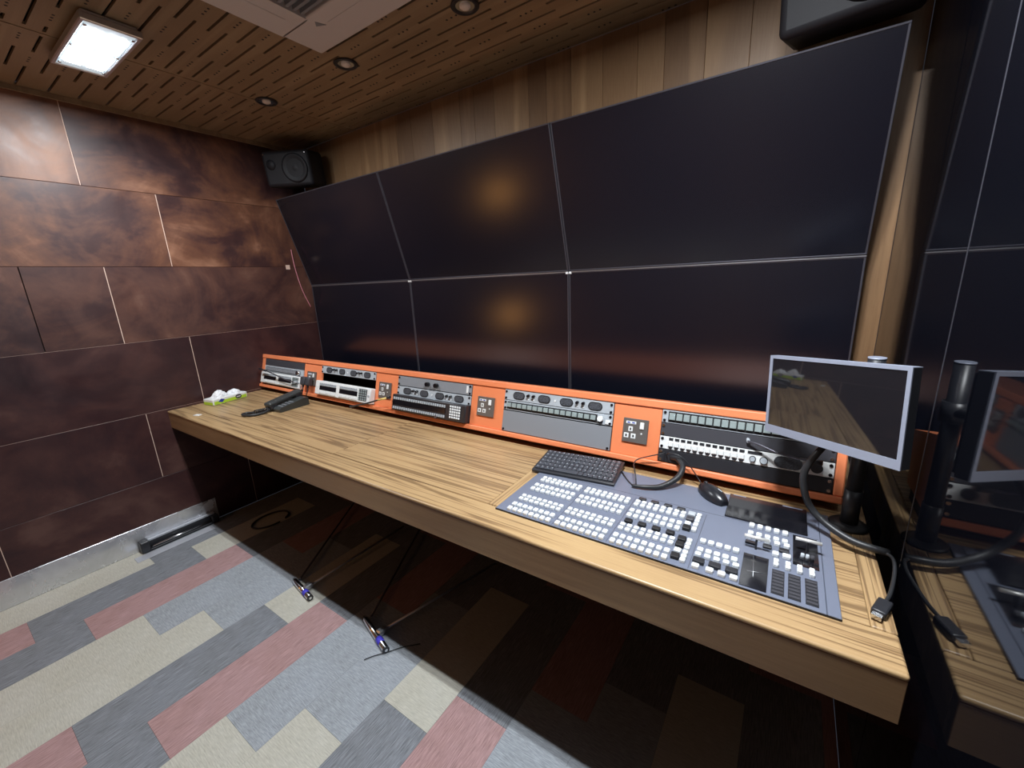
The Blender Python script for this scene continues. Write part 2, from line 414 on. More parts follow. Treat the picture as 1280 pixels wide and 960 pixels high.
for x, y, lab in ((.641, 1.272, 'small round recessed downlight nearest the left loudspeaker, leftmost of three'), (1.247, 1.302, 'middle recessed round downlight, beside the corner of the air conditioner'), (1.883, 1.325, 'recessed round downlight right of the air conditioner, cut by the top of the photo')):
    t = thing('downlight', lab, 'light', (x, y, H), group='recessed downlights in the ceiling')
    mb('plastic').lathe([(.034, 0.0), (.046, 0.0), (.050, -.004), (.046, -.008), (.034, -.006), (.030, 0.0)], seg=24).build('trim_ring', t)
    mb('chrome').lathe([(.034, -.004), (.026, -.001), (.012, -.0005)], seg=20).build('reflector', t)
    mb('bulb').lathe([(.020, -.001), (.019, -.009), (.010, -.013), (.003, -.014)], seg=16).build('lamp_lens', t)
# ---- air conditioner cassette
t = thing('ceiling_air_conditioner', 'white square air conditioner cassette set in the wood ceiling', 'air conditioner', (1.735, .715, H))
s = mb('acwhite'); hw = .45
s.box(-hw, hw, -hw, -hw + .16, -.028, -.0005, b=.006, seg=2); s.box(-hw, hw, hw - .16, hw, -.028, -.0005, b=.006, seg=2)
s.box(-hw, -hw + .16, -hw + .15, hw - .15, -.028, -.0005); s.box(hw - .16, hw, -hw + .15, hw - .15, -.028, -.0005); s.build('panel_frame', t)
for sx, sy, ln in ((0, 1, .5), (0, -1, .5), (1, 0, .5), (-1, 0, .5)):
    cx, cy = sx * (hw - .085), sy * (hw - .085)
    q = mb('acwhite')
    if sy: q.box(-.25, .25, cy - .020, cy + .020, -.0295, -.0285, b=.0005)
    else: q.box(cx - .020, cx + .020, -.25, .25, -.0295, -.0285, b=.0005)
    q.build('air_flap', t)
g = mb('grey').box(-.28, .28, -.28, .28, -.014, -.002).build('intake_grille', t)
for i in range(22):
    yy = -.27 + i * .0255
    mb('grey').box(-.28, .28, yy, yy + .010, -.027, -.014).build('grille_slat', g)
for i in range(4):
    a = i * math.pi / 2
    c, s_ = math.cos(a), math.sin(a)
    P3 = lambda u, v: (u * c - v * s_, u * s_ + v * c)
    mb('grey').prism([P3(-.30, .335), P3(-.265, .352), P3(-.27, .342), P3(-.28, .318)], -.0295, -.0282, 'Z').build('corner_mark', t)

# ================================================================== VIDEO WALL
W = 1.031; TILT = math.atan2(.155, .555)
names = [('left', 0), ('middle', 1), ('right', 2)]
for row in (0, 1):
    for nm, i in names:
        lab = ('upper %s large black video wall screen, tilted forward' if row else 'lower %s large black video wall screen behind the orange console') % nm
        if row == 0: t = thing('video_wall_screen', lab, 'screen', (.003 + i * W, 1.735, .835), (0, 0, 0), 'large video wall screens')
        else: t = thing('video_wall_screen', lab, 'screen', (.003 + i * W, 1.735, 1.418), (TILT, 0, 0), 'large video wall screens')
        w_ = W - .004; h_ = .579 if row == 0 else .578; bz = .0055; dp = .05
        if row == 1: dp = .035
        s = mb('bezel')
        s.box(0, w_, -.001, dp, 0, bz, b=.001); s.box(0, w_, -.001, dp, h_ - bz, h_, b=.001)
        s.box(0, bz, -.001, dp, bz, h_ - bz, b=.001); s.box(w_ - bz, w_, -.001, dp, bz, h_ - bz, b=.001)
        s.build('bezel', t)
        mb('screen').box(bz, w_ - bz, .001, dp - .004, bz, h_ - bz).build('screen_panel', t)
        mb('black').box(.02, w_ - .02, dp - .004, dp + .002, .02, h_ - .02).build('rear_cover', t)
        if row == 0:
            mb('alum').box(0, w_, -.0035, .006, h_ - .0012, h_ + .0022, b=.0006).build('top_trim', t, 'thin bright metal strip along the top edge')
            for cx in ((w_,) if i == 0 else (0, w_) if i == 1 else (0,)):
                d = 1 if cx == 0 else -1
                mb('white').box(min(cx, cx + d * .012), max(cx, cx + d * .012), -.004, .004, h_ - .008, h_ + .002, b=.0008).build('corner_clip', t, 'small bright metal corner clip')

# ================================================================== DESK
dk = thing('control_desk', 'long wooden control desk with striped grain and thick front edge', 'desk', (0, .748, 0))
def D(s, name, lab=None):
    o = s.build(name, dk, lab)
    for v in o.data.vertices: v.co.y -= .748
    return o
Rr = .006
D(mb('desk_wood').box(.001, 3.136, .748, .843, .738, .75, b=.005, seg=3), 'front_edge_band')
D(mb('fascia_wood').box(.001, 3.1345, .7490, .775, .650, .7395, b=.0012), 'front_fascia', 'shaded brown front board below the desk edge')
D(mb('desk_wood').box(.001, 1.4545, .8438, 1.78, .722, .75, b=.0012), 'desktop_panel')
D(mb('desk_wood').box(1.4555, 2.2285, .8438, 1.78, .722, .75, b=.0012), 'desktop_panel')
D(mb('desk_woodY').box(2.2292, 2.2625, .8438, 1.78, .722, .7512, b=.0018), 'frame_strip', 'pale wood strip left of the switcher')
D(mb('desk_wood').box(2.2632, 3.0975, 1.238, 1.78, .722, .75, b=.0012), 'desktop_panel')
D(mb('desk_wood').box(2.2632, 3.0975, .8438, 1.2372, .722, .7495, b=.0012), 'desktop_panel')
D(mb('desk_woodY').box(3.0982, 3.136, .8438, 1.78, .738, .75, b=.004, seg=3), 'side_edge_band')
D(mb('fascia_wood').box(3.110, 3.1345, .7755, 1.78, .650, .7375, b=.002), 'side_fascia')
D(mb('black').box(.001, 3.10, .78, 1.78, .706, .7215), 'underside_board')
D(mb('black').box(.06, .10, 1.70, 1.78, .001, .706), 'leg'); D(mb('black').box(3.04, 3.08, 1.70, 1.78, .001, .706), 'leg'); D(mb('black').box(1.5, 1.54, 1.70, 1.78, .001, .706), 'leg')

# ================================================================== ORANGE CONSOLE
A = math.radians(15); P0 = Vector((0, 1.28, .775)); ROT = (-A, 0, 0)
def onface(x, u, y=0.0):
    e = Euler(ROT).to_matrix(); return P0 + e @ Vector((x, y, u))
con = thing('equipment_console', 'long orange equipment console with rack bays at the back of the desk', 'console', P0, ROT)
bays = [(.045, .507), (.69, 1.17), (1.34, 1.807), (1.98, 2.442), (2.605, 3.062)]
XE = 3.085; TOP = .217
s = mb('orange')
s.box(.003, XE, -.006, .012, .191, TOP, b=.004, seg=3)
s.build('top_rail', con)
mb('orange').box(.003, XE, -.012, .012, -.001, .0185, b=.004, seg=3).build('bottom_rail', con)
mb('orange').box(.003, bays[0][0] - .001, -.003, .012, .0187, .1908, b=.002).build('end_cheek', con)
mb('orange').box(bays[4][1] + .001, XE, -.006, .012, .0187, .1908, b=.003).build('end_cheek', con)
for i in range(4): mb('orange').box(bays[i][1] + .001, bays[i + 1][0] - .001, 0, .012, .0187, .1908, b=.001).build('filler_panel', con)
mb('orange').prism([(.0125, TOP - .014), (.0125, TOP - .003), (.22, TOP - .003), (.22, TOP - .014)], .003, XE, 'X').build('top_cover', con)
mb('orange').prism([(.0125, .005), (.22, .060), (.22, TOP - .0145), (.0125, TOP - .0145)], XE - .012, XE, 'X').build('side_panel', con)
mb('orange').prism([(.0125, .005), (.22, .060), (.22, TOP - .0145), (.0125, TOP - .0145)], .003, .014, 'X').build('side_panel', con)
mb('black').box(.015, XE - .013, .205, .219, .061, TOP - .015).build('back_panel', con)
mb('black').prism([(.0125, .005), (.0125, .011), (.204, .062), (.204, .056)], .015, XE - .013, 'X').build('bay_floor', con)
plb = mb('black').box(.003, XE, 1.335, 1.46, .7508, .7795)
plm = (Matrix.Translation(P0) @ Euler(ROT).to_matrix().to_4x4()).inverted()
for v in plb.bm.verts: v.co = plm @ v.co
plb.build('plinth', con)

U0 = .0205; UH = .0425
def unit(i, u0, n, label, cat, name='rack_panel', group=None, y=0.0):
    x0, x1 = bays[i]; loc = onface(x0, u0, y)
    t = thing(name, label, cat, loc, ROT, group)
    return t, x1 - x0, n * UH - .001
def screws(t, w_, h_, n=1, mt='blackgloss'):
    for x in (.009, w_ - .009):
        for z in ((.008, h_ - .008) if h_ > .03 else (h_ / 2,)):
            mb(mt).cyl((x, -.001, z), (x, -.0065, z), .0045, 8).build('screw', t)
def plate(t, w_, h_, mt, x0=.001, th=.003):
    return mb(mt).box(x0, w_ - .001, -.003, th - .001, .0005, h_ - .0005, b=.0008).build('faceplate', t)
def speaker_panel(i, u0, xs, label):
    t, w_, h_ = unit(i, u0, 1, label, 'speaker panel', 'speaker_panel', 'rack panels with four oval speaker grilles')
    plate(t, w_, h_, 'palegrey')
    for j, x in enumerate(xs):
        x -= bays[i][0]
        mb('black').oval(x, h_ / 2, .0275, .0155, -.0042, -.003).build('speaker_surround', t)
        mb('grille').oval(x, h_ / 2, .0235, .0118, -.0055, -.0042).build('speaker_grille', t)
    for a, b in ((0, 1), (2, 3)):
        c = (xs[a] + xs[b]) / 2 - bays[i][0]
        for dx in (-.012, .012):
            mb('blackgloss').cyl((c + dx, -.003, h_ * .66), (c + dx, -.015, h_ * .60), .0055, 10).build('knob', t)
            mb('white').cyl((c + dx, -.003, h_ * .28), (c + dx, -.005, h_ * .28), .003, 8).build('indicator', t)
    c = (xs[1] + xs[2]) / 2 - bays[i][0]
    mb('white').cyl((c, -.003, h_ * .5), (c, -.0045, h_ * .5), .004, 10).build('indicator', t)
    screws(t, w_, h_); return t
def intercom(i, u0, w_frac, label, dark=False, tilt=0.0, proud=.03, hh=.078):
    x0, x1 = bays[i]; loc = onface(x0 - (.012 if not dark else 0), u0, -proud)
    t = thing('intercom_unit', label, 'intercom', loc, (ROT[0] + tilt, 0, 0), 'intercom keypads with displays in the console')
    w_ = (x1 - x0) + (.012 if not dark else -.003); mt = 'plastic' if dark else 'white'
    mb(mt).box(0, w_, 0, proud + .02, 0, hh, b=.005, seg=2).build('case', t)
    for a, b in ((.045, .195), (.225, .375)):
        k = w_ / .475
        if dark: a, b = (.01, .195) if a < .1 else (.195, .36)
        mb('blackgloss').box(a * k, b * k, -.0018, .0, hh * .36, hh * .66, b=.0006).build('display', t)
        for z in (.76, .18):
            nk = 12
            ks = mb('palegrey' if dark or z > .5 else 'white')
            for q in range(nk):
                xa = (a + (b - a) * (q + .15) / nk) * k; xb = (a + (b - a) * (q + .80) / nk) * k
                ks.box(xa, xb, -.004, 0, hh * z - .006, hh * z + .006, b=.0006)
                if not dark and z > .5: pass
            ks.build('key_row', t, kind='stuff')
        if not dark:
            dks = mb('darkgrey')
            for q in range(12):
                xa = (a + (b - a) * (q + .25) / 12) * k
                dks.box(xa, xa + .004, -.0046, -.004, hh * .80, hh * .85)
            dks.build('legend_marks', t, kind='stuff')
    kp = mb('darkgrey' if not dark else 'darkgrey').box(.385 * w_ / .475, .45 * w_ / .475, -.0015, 0, hh * .14, hh * .9, b=.0006).build('keypad_base', t)
    km = mb('key_grey' if not dark else 'button').box(-.0045, .0045, -.003, 0, -.0042, .0042, b=.0008).mesh('keypad_key')
    for r in range(5):
        for c in range(4 if not dark else 5):
            n = 4 if not dark else 5
            link('keypad_key', km, t, ((.385 + .0650 * (c + .5) / n) * w_ / .475, -.0015, hh * (.14 + .76 * (r + .5) / 5)))
    if dark:
        mb('bezel').cyl((.30, -.001, .006), (.30, -.008, .006), .007, 12).build('knob', t)
    else:
        mb('palegrey').cyl((w_ - .012, .0, hh * .5), (w_ - .012, -.004, hh * .5), .006, 10).build('volume_knob', t)
    return t
# bay 1
t, w_, h_ = unit(0, U0 + 3 * UH, 1, 'dark blank rack panel above the leftmost white intercom', 'rack panel'); plate(t, w_, h_, 'darkgrey')
t, w_, h_ = unit(0, U0 + 2 * UH, 1, 'grey ribbed button panel with round knob in the leftmost bay', 'rack panel', 'button_panel')
plate(t, w_, h_, 'palegrey'); mb('darkgrey').box(.02, w_ - .075, -.006, -.003, .006, h_ - .009, b=.001).build('button_strip', t)
km = mb('grey').box(-.010, .010, -.004, 0, -.010, .010, b=.001).mesh('panel_button')
for q in range(16): link('panel_button', km, t, (.033 + q * .0225, -.006, .020))
mb('chrome').cyl((w_ - .045, -.003, h_ / 2), (w_ - .045, -.022, h_ / 2), .013, 18).build('knob', t)
intercom(0, .030, 1, 'white intercom keypad with two dark displays, leftmost bay of the console', tilt=-.05, proud=.022, hh=.074)
# bay 2
speaker_panel(1, U0 + 3 * UH, (.764, .884, .984, 1.101), 'speaker panel with four oval grilles above the second white intercom')
intercom(1, .024, 1, 'white intercom keypad below a dark gap in the second bay from the left', tilt=-.04, proud=.03, hh=.080)
# bay 3
t, w_, h_ = unit(2, U0 + 3 * UH - .006, 1.12, 'plain grey rack panel with two black knobs at the top of the middle bay', 'rack panel')
plate(t, w_, h_, 'grey'); screws(t, w_, h_)
for x in (.207, .262): mb('blackgloss').cyl((x, -.003, .024), (x, -.020, .022), .010, 14).build('knob', t)
mb('white').box(w_ - .03, w_ - .018, -.005, -.003, .008, .040, b=.001).build('label_strip', t)
speaker_panel(2, U0 + 2 * UH - .0075, (1.411, 1.525, 1.624, 1.74), 'speaker panel with four oval grilles above the black intercom keypad')
intercom(2, .021, 1, 'black intercom keypad with white number keys in the middle bay', dark=True, proud=.03, hh=.078)
# bay 4
speaker_panel(3, U0 + 3 * UH, (2.049, 2.164, 2.259, 2.373), 'speaker panel with four oval grilles above the row of sixteen square buttons')
t, w_, h_ = unit(3, U0 + 2 * UH + .002, .95, 'button strip panel with sixteen grey square keys and a knob', 'button panel', 'button_panel', 'rack button strips')
plate(t, w_, h_, 'palegrey'); mb('black').box(.018, .405, -.0045, -.003, .004, .034, b=.0008).build('key_bed', t)
km = MB().use('key_grey').box(-.0095, .0095, -.007, 0, -.0065, .0105, b=.0012).mesh('square_key')
for q in range(16): link('square_key', km, t, (.029 + q * .0241, -.0045, .019))
mb('white').cyl((.419, -.003, .021), (.419, -.016, .021), .010, 16).build('knob', t); mb('plastic').cyl((.419, -.003, .012), (.419, -.010, .012), .009, 14).build('knob_skirt', t)
mb('white').box(.436, .455, -.006, -.003, .004, .02, b=.001).build('label_strip', t); screws(t, w_, h_)
t, w_, h_ = unit(3, U0, 2, 'large plain grey blanking panel in the fourth bay', 'rack panel'); plate(t, w_, h_, 'grey')
for x in (.009, w_ - .009): mb('blackgloss').cyl((x, -.001, .008), (x, -.0055, .008), .0045, 8).build('screw', t)
# bay 5
t, w_, h_ = unit(4, U0 + 3 * UH, 1, 'button strip panel with large square grey keys at the top of the right bay', 'button panel', 'button_panel', 'rack button strips')
plate(t, w_, h_, 'palegrey'); screws(t, w_, h_)
mb('black').box(.020, .42, -.0045, -.003, .004, .038, b=.0008).build('key_bed', t)
km = mb('key_grey').box(-.0090, .0090, -.007, 0, -.010, .012, b=.0012).mesh('square_key')
for q in range(18): link('square_key', km, t, (.033 + q * .0217, -.0045, .021))
t, w_, h_ = unit(4, U0 + 2 * UH, 1, 'dark blank rack panel with a gooseneck microphone plugged in', 'rack panel'); plate(t, w_, h_, 'darkgrey'); screws(t, w_, h_, mt='chrome')
t, w_, h_ = unit(4, U0 + 1 * UH, 1, 'white intercom panel with twelve lever keys, knobs and an oval speaker', 'intercom', 'intercom_key_panel')
plate(t, w_, h_, 'white'); screws(t, w_, h_)
kc = mb('white').box(-.0075, .0075, -.006, 0, -.009, .007, b=.0018).mesh('lever_key')
kd = mb('plastic').box(-.0065, .0065, -.0018, 0, -.004, .004).mesh('key_display')
ks = mb('plastic').box(-.005, .005, -.0035, 0, -.0028, .0028).mesh('key_switch')
for q in range(12):
    x = .036 + q * .0183
    link('lever_key', kc, t, (x, -.003, .019)); link('key_display', kd, t, (x, -.003, .034)); link('key_switch', ks, t, (x, -.003, .006))
mb('plastic').box(.252, .288, -.0048, -.003, .030, .038).build('display', t)
for x, r in ((.266, .0065), (.294, .0085)):
    mb('palegrey').cyl((x, -.003, .016), (x, -.014, .016), r, 16).build('knob', t); mb('plastic').cyl((x, -.003, .016), (x, -.005, .016), r + .0022, 16).build('knob_ring', t)
mb('grille').oval(.352, .021, .034, .0165, -.0062, -.003).build('speaker_grille', t)
mb('plastic').cyl((.417, -.003, .021), (.417, -.010, .021), .014, 18).build('microphone_socket', t)
mb('alum').box(.385, .400, -.006, -.003, .006, .036, b=.001).build('label_strip', t)
t, w_, h_ = unit(4, U0, 1, 'black blank rack panel at the bottom of the right bay', 'rack panel'); plate(t, w_, h_, 'plastic'); screws(t, w_, h_, mt='chrome')
# sockets
for i, (xa, xb, lab) in enumerate(((.550, .640, 'steel power socket with black plugs in it between the two white intercoms'), (1.205, 1.295, 'steel power socket on the orange filler left of the black intercom keypad'), (1.846, 1.934, 'steel power socket on the orange filler between third and fourth bays'), (2.481, 2.566, 'steel power socket nearest the monitor, on the widest orange filler'))):
    t = thing('power_socket', lab, 'socket', onface(xa, .064, -.0005), ROT, 'steel power sockets on the orange console')
    w_ = xb - xa; h_ = .082
    mb('steelplate').box(0, w_, -.006, 0, 0, h_, b=.0015).build('faceplate', t)
    mb('white').box(w_ * .12, w_ * .52, -.0072, -.006, h_ * .77, h_ * .88, b=.0005).build('usb_ports', t)
    mb('blue').box(w_ * .17, w_ * .28, -.0076, -.0072, h_ * .80, h_ * .85).build('usb_port', t); mb('blue').box(w_ * .36, w_ * .47, -.0076, -.0072, h_ * .80, h_ * .85).build('usb_port', t)
    mb('white').box(w_ * .68, w_ * .84, -.010, -.006, h_ * .60, h_ * .88, b=.0012).build('rocker_switch', t)
    for cx, cz, a in ((.32, .56, .085), (.17, .28, .095), (.45, .28, .095)):
        mb('white').box(w_ * (cx - a), w_ * (cx + a), -.0075, -.006, h_ * (cz - .10), h_ * (cz + .10), b=.0006).build('pin_surround', t)
        mb('black').box(w_ * (cx - .03), w_ * (cx + .03), -.0080, -.0075, h_ * (cz - .05), h_ * (cz + .05)).build('pin_hole', t)
    mb('white').cyl((w_ * .76, -.006, h_ * .42), (w_ * .76, -.0072, h_ * .42), .0028, 8).build('indicator', t)
    if i == 0:
        pass
for (xa, xb, lab, cx2) in ((.535, .578, 'grey power plug in the left half of the leftmost socket', .0), (.585, .625, 'grey power plug in the right half of the leftmost socket', .0)):
    t = thing('power_plug', lab, 'plug', onface(xa, .062, -.011), ROT, 'power plugs in the leftmost socket')
    w_ = xb - xa
    mb('darkgrey').box(0, w_, -.030, 0, .0, .050, b=.007, seg=2).build('plug_body', t)
    mb('rubber').cyl((w_ / 2, -.018, 0), (w_ / 2, -.018, -.014), .006, 10, .004).build('strain_relief', t)
    mb('rubber').tube([(w_ / 2, -.018, -.012), (w_ / 2 + .002, -.020, -.04), (w_ / 2 - .01, -.016, -.058)], .0028, 8).build('lead', t)

# ================================================================== SWITCHER
Z0 = .7505
sw = thing('video_switcher', 'slate grey production switcher with rows of white buttons set in the desk', 'switcher', (2.266, .843, Z0))
def S(s, name, lab=None, kind=None):
    o = s.build(name, sw, lab, kind)
    for v in o.data.vertices: v.co.x -= 2.266; v.co.y -= .843; v.co.z -= Z0
    return o
zt = Z0 + .006
S(mb('slate').box(2.2675, 3.033, .843, 1.236, Z0, zt, b=.0012), 'body')
S(mb('slate').box(3.0337, 3.055, .843, 1.236, Z0, zt, b=.0012), 'end_wing')
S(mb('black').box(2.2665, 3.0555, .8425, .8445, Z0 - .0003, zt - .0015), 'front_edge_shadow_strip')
for x in (2.4478, 2.598, 2.787): S(mb('darkgrey').box(x - .0005, x + .0005, .846, 1.09, zt, zt + .0003), 'module_joint')
S(mb('darkgrey').box(2.27, 3.03, 1.1025, 1.1032, zt, zt + .0003), 'module_joint')
bm_cache = {}
def button(x, y, w_, d, mt='button', h=.009, name='button'):
    key = (w_, d, mt, h)
    if key not in bm_cache: bm_cache[key] = mb(mt).box(-w_ / 2, w_ / 2, -d / 2, d / 2, 0, h, b=.0016).mesh('button')
    link(name, bm_cache[key], sw, (x - 2.266, y - .843, zt - Z0 - .0004))
pt = .01775
for g0 in (2.3095, 2.4605, 2.6115):
    for q in range(8):
        x = g0 + q * .01755
        for y, d in ((1.062, .0125), (1.0445, .0125), (1.0085, .0155), (.983, .0155), (.9325, .0125), (.914, .0125), (.8795, .0155), (.8545, .0155)):
            button(x, y, .0124, d - .0008)
for x in (2.618, 2.653, 2.689, 2.7235):
    button(x, 1.084, .021, .012, 'plastic', .006, 'dark_button'); button(x + .001, .955, .020, .014, 'black', .0095, 'dark_button')
for y, mt in ((1.066, 'palegrey'), (1.041, 'darkgrey'), (.996, 'plastic'), (.943, 'plastic'), (.918, 'plastic'), (.870, 'plastic')): button(2.7545, y, .0185, .018, 'black' if mt == 'plastic' else mt, .010, 'dark_button')
button(2.7535, 1.017, .014, .014); button(2.755, .893, .015, .015)
for y in (1.070, 1.0545, 1.039, 1.020, .998, .944, .9285, .913, .893, .8775, .863): button(2.772, y, .0115, .012 if y not in (.998, 1.02) else .015)
for q in range(5):
    x = 2.7995 + q * .01755
    button(x, .959, .0128, .0135); button(x, .921, .0128, .0135); button(2.798 + q * .0192, .9015, .0128, .012)
    x = 2.8925 + q * .0176
    button(x, 1.088, .0118, .0145); button(x, 1.050, .0118, .0125); button(2.890 + q * .0192, 1.0325, .0118, .0125)
for x in (2.803, 2.836, 2.869): button(x, .8775, .024, .017, 'plastic', .010, 'dark_button')
for x in (2.800, 2.8285, 2.852, 2.875): button(x, .8575, .0150, .013)
button(2.929, 1.0115, .018, .013, 'plastic', .007, 'dark_button'); button(2.962, 1.012, .020, .014, 'plastic', .007, 'dark_button')
button(2.895, 1.011, .022, .012, 'blackgloss', .006, 'display_key')
button(2.946, .989, .0125, .013); button(2.967, .990, .0160, .013)
for x in (2.948, 2.970, 2.991, 3.0125): button(x, .962, .0098, .0115); button(x, .9485, .0098, .0115)
S(mb('blackgloss').box(2.8855, 2.9345, .8475, .966, zt, zt + .0012, b=.0004), 'touch_pad', 'glossy black touch pad with crossing scratches')
S(mb('alum').cyl((2.896, .90, zt + .0014), (2.931, .908, zt + .0014), .0005, 5), 'scratch'); S(mb('alum').cyl((2.905, .962, zt + .0014), (2.909, .885, zt + .0014), .0005, 5), 'scratch')
for a, b in ((2.942, 2.9645), (2.971, 2.9925), (3.0, 3.021)):
    S(mb('plastic').box(a, b, .8525, .9345, zt, zt + .0012, b=.0004), 'ribbed_display')
    for k in range(7): S(mb('darkgrey').box(a + .0015, b - .0015, .857 + k * .011, .8635 + k * .011, zt + .0012, zt + .0022, b=.0003), 'display_rib')
S(mb('blackgloss').box(2.979, 3.0265, .974, 1.098, zt, zt + .0012, b=.0004), 'fader_plate')
S(mb('blackgloss').box(2.828, 3.0085, 1.106, 1.2345, zt, zt + .0045, b=.0012), 'touch_screen', 'long glossy black touch screen at the back right')
S(mb('silver').box(2.836, 2.868, 1.229, 1.2325, zt + .0045, zt + .0051), 'label_line'); S(mb('silver').box(2.955, 3.000, 1.227, 1.2305, zt + .0045, zt + .0051), 'label_line')
# transition levers: arms on pivots with metal cross bars
for x0, x1, y, lab in ((2.882, 2.932, .992, 'metal lever bar left of the fader'), (2.9815, 3.0305, 1.036, 'metal bar of the main fader lever')):
    o = S(mb('lever_metal').cyl((x0, y, .786), (x1, y, .786), .0040, 12), 'lever_bar', lab)
    S(mb('plastic').box((x0 + x1) / 2 - .0022, (x0 + x1) / 2 + .0022, y - .002, y + .005, zt, .784, b=.0006), 'lever_arm')
for x in (2.996, 3.005, 3.014): S(mb('palegrey' if x < 3.01 else 'darkgrey').cyl((x, 1.004, zt + .001), (x, 1.004, .770), .0042, 10, .0036), 'small_knob')

# ================================================================== KEYBOARD + MOUSE
ka = math.radians(6.2)
kb = thing('keyboard', 'compact black keyboard resting across the back of the switcher and the desk', 'keyboard', (2.236, 1.088, .7575), (math.radians(1.5), 0, ka))
KW, KD = .279, .150
mb('plastic').prism([(.0, .0), (0, .006), (.004, .009), (KD - .004, .015), (KD, .012), (KD, .0)], 0, KW, 'X').build('case', kb)
ks = mb('key_cap')
ty = lambda y: .009 + (.006) * y / KD
for r in range(6):
    y0 = .010 + r * .0225; n = 15 if r else 9
    xx = .006
    while xx < KW - .012:
        kw = .0165
        if r == 0 and .07 < xx < .10: kw = .085
        if r in (1, 2) and xx < .01: kw = .024
        if xx + kw > KW - .006: kw = KW - .006 - xx
        ks.box(xx + .0008, xx + kw - .0008, y0 + .001, y0 + .0205, ty(y0), ty(y0) + .0045, b=.0014); xx += kw
ks.build('keys', kb, kind='stuff')
lg = mb('palegrey')
for r in range(6):
    y0 = .010 + r * .0225
    for q in range(15):
        if r == 0 and 4 <= q <= 9: continue
        xx = .011 + q * .0178; lg.box(xx, xx + .004, y0 + .010, y0 + .0135, ty(y0) + .0046, ty(y0) + .0049)
lg.build('key_legends', kb, kind='stuff')
Mi = kb.matrix_basis.inverted() if False else (Matrix.Translation((2.236, 1.088, .7575)) @ Euler((math.radians(1.5), 0, ka)).to_matrix().to_4x4()).inverted()
def loc_pts(mi, pts): return [tuple(mi @ Vector(q)) for q in pts]
mb('rubber').tube(loc_pts(Mi, [(2.489, 1.236, .7655), (2.510, 1.210, .762), (2.540, 1.172, .7600), (2.572, 1.142, .763), (2.568, 1.155, .790), (2.552, 1.19, .800), (2.536, 1.240, .790), (2.545, 1.262, .800), (2.614, 1.262, .832), (2.62, 1.29, .826)]), .0018, 8).build('cord', kb)
ms = thing('computer_mouse', 'black computer mouse on the switcher in front of the right console bay', 'mouse', (2.779, 1.199, .7568), (0, 0, math.radians(-46)))
def mouse_mesh():
    s = mb('mouse_black'); rings = []
    nx, seg = 14, 14
    for i in range(nx + 1):
        t = i / nx; x = (t - .5) * .104
        wd = .0295 * (max(0.0, math.sin(math.pi * min(1, max(0, .06 + .90 * t)))) ** .45)
        wd *= 1.0 - .10 * (1 - t)
        ht = .030 * (math.sin(math.pi * (.10 + .84 * t)) ** .62) + .004
        rings.append([s.bm.verts.new((x, wd * math.cos(a), max(0.0015, ht * math.sin(a)) if True else 0)) for a in [math.pi * k / seg for k in range(seg + 1)]])
    for Ar, Br in zip(rings, rings[1:]):
        s._mark([s.bm.faces.new([Ar[k], Ar[k + 1], Br[k + 1], Br[k]]) for k in range(seg)], True)
        s._mark([s.bm.faces.new([Ar[0], Br[0], Br[-1], Ar[-1]])])
    s._mark([s.bm.faces.new(rings[0][::-1]), s.bm.faces.new(rings[-1])])
    return s
mouse_mesh().build('shell', ms)
mb('palegrey').box(.012, .030, .004, .007, .0305, .0322, b=.0004).build('logo_print', ms)
mb('rubber').cyl((-.034, -.003, .0255), (-.034, .003, .0255), .007, 14).build('scroll_wheel', ms)
Mi = (Matrix.Translation((2.779, 1.199, .7568)) @ Euler((0, 0, math.radians(-46))).to_matrix().to_4x4()).inverted()
mb('rubber').tube(loc_pts(Mi, [(2.744, 1.235, .766), (2.732, 1.256, .772), (2.700, 1.262, .812), (2.672, 1.262, .836), (2.64, 1.266, .838), (2.625, 1.29, .82)]), .0018, 8).build('cord', ms)
sl = mb('rubber').tube([(2.640, 1.292, .812), (2.664, 1.276, .818), (2.684, 1.248, .806), (2.676, 1.212, .784), (2.640, 1.172, .7665), (2.600, 1.148, .7655), (2.562, 1.139, .7655)], .0085, 12, radii=[.0075, .0085, .0088, .0088, .008, .0062, .004]).build('cable_sleeve')
tag(sl, 'thick black cable sleeve arching from the right bay down onto the switcher', 'cable')

# ================================================================== MONITOR ON POLE
ps = thing('monitor_stand', 'black upright pole stand with round foot behind the small monitor', 'stand', (3.088, 1.225, .7505))
mb('rubber').lathe([(.041, 0), (.041, .004), (.036, .008), (.020, .010)], seg=28).build('round_foot', ps)
mb('plastic').cyl((0, 0, .009), (0, 0, .10), .0185, 20).build('lower_collar', ps)
mb('plastic').cyl((0, 0, .098), (0, 0, .428), .0165, 20).build('pole', ps)
mb('silver').cyl((0, 0, .428), (0, 0, .432), .0170, 20).build('pole_cap', ps)
mb('plastic').cyl((0, 0, .300), (0, 0, .345), .0225, 20).build('arm_clamp', ps)
MC = Vector((2.998, 1.097, 1.094)); MYAW = -.768; MT = .057; MRO = .095; MW = .3125; MH = .1953
rr = Vector((math.cos(MYAW), math.sin(MYAW), 0)); fn = Vector((math.sin(MYAW), -math.cos(MYAW), 0))
uu = math.cos(MT) * Vector((0, 0, 1)) - math.sin(MT) * fn
r2 = math.cos(MRO) * rr + math.sin(MRO) * uu; u2 = -math.sin(MRO) * rr + math.cos(MRO) * uu; bk = u2.cross(r2) 
bk = -bk if bk.dot(fn) > 0 else bk
mm = Matrix.Identity(4)
for i in range(3): mm[i][0] = r2[i]; mm[i][1] = bk[i]; mm[i][2] = u2[i]
mm.translation = MC
ctr_back = MC + bk * .03
ctr_l = ctr_back - Vector((3.088, 1.225, .7505))
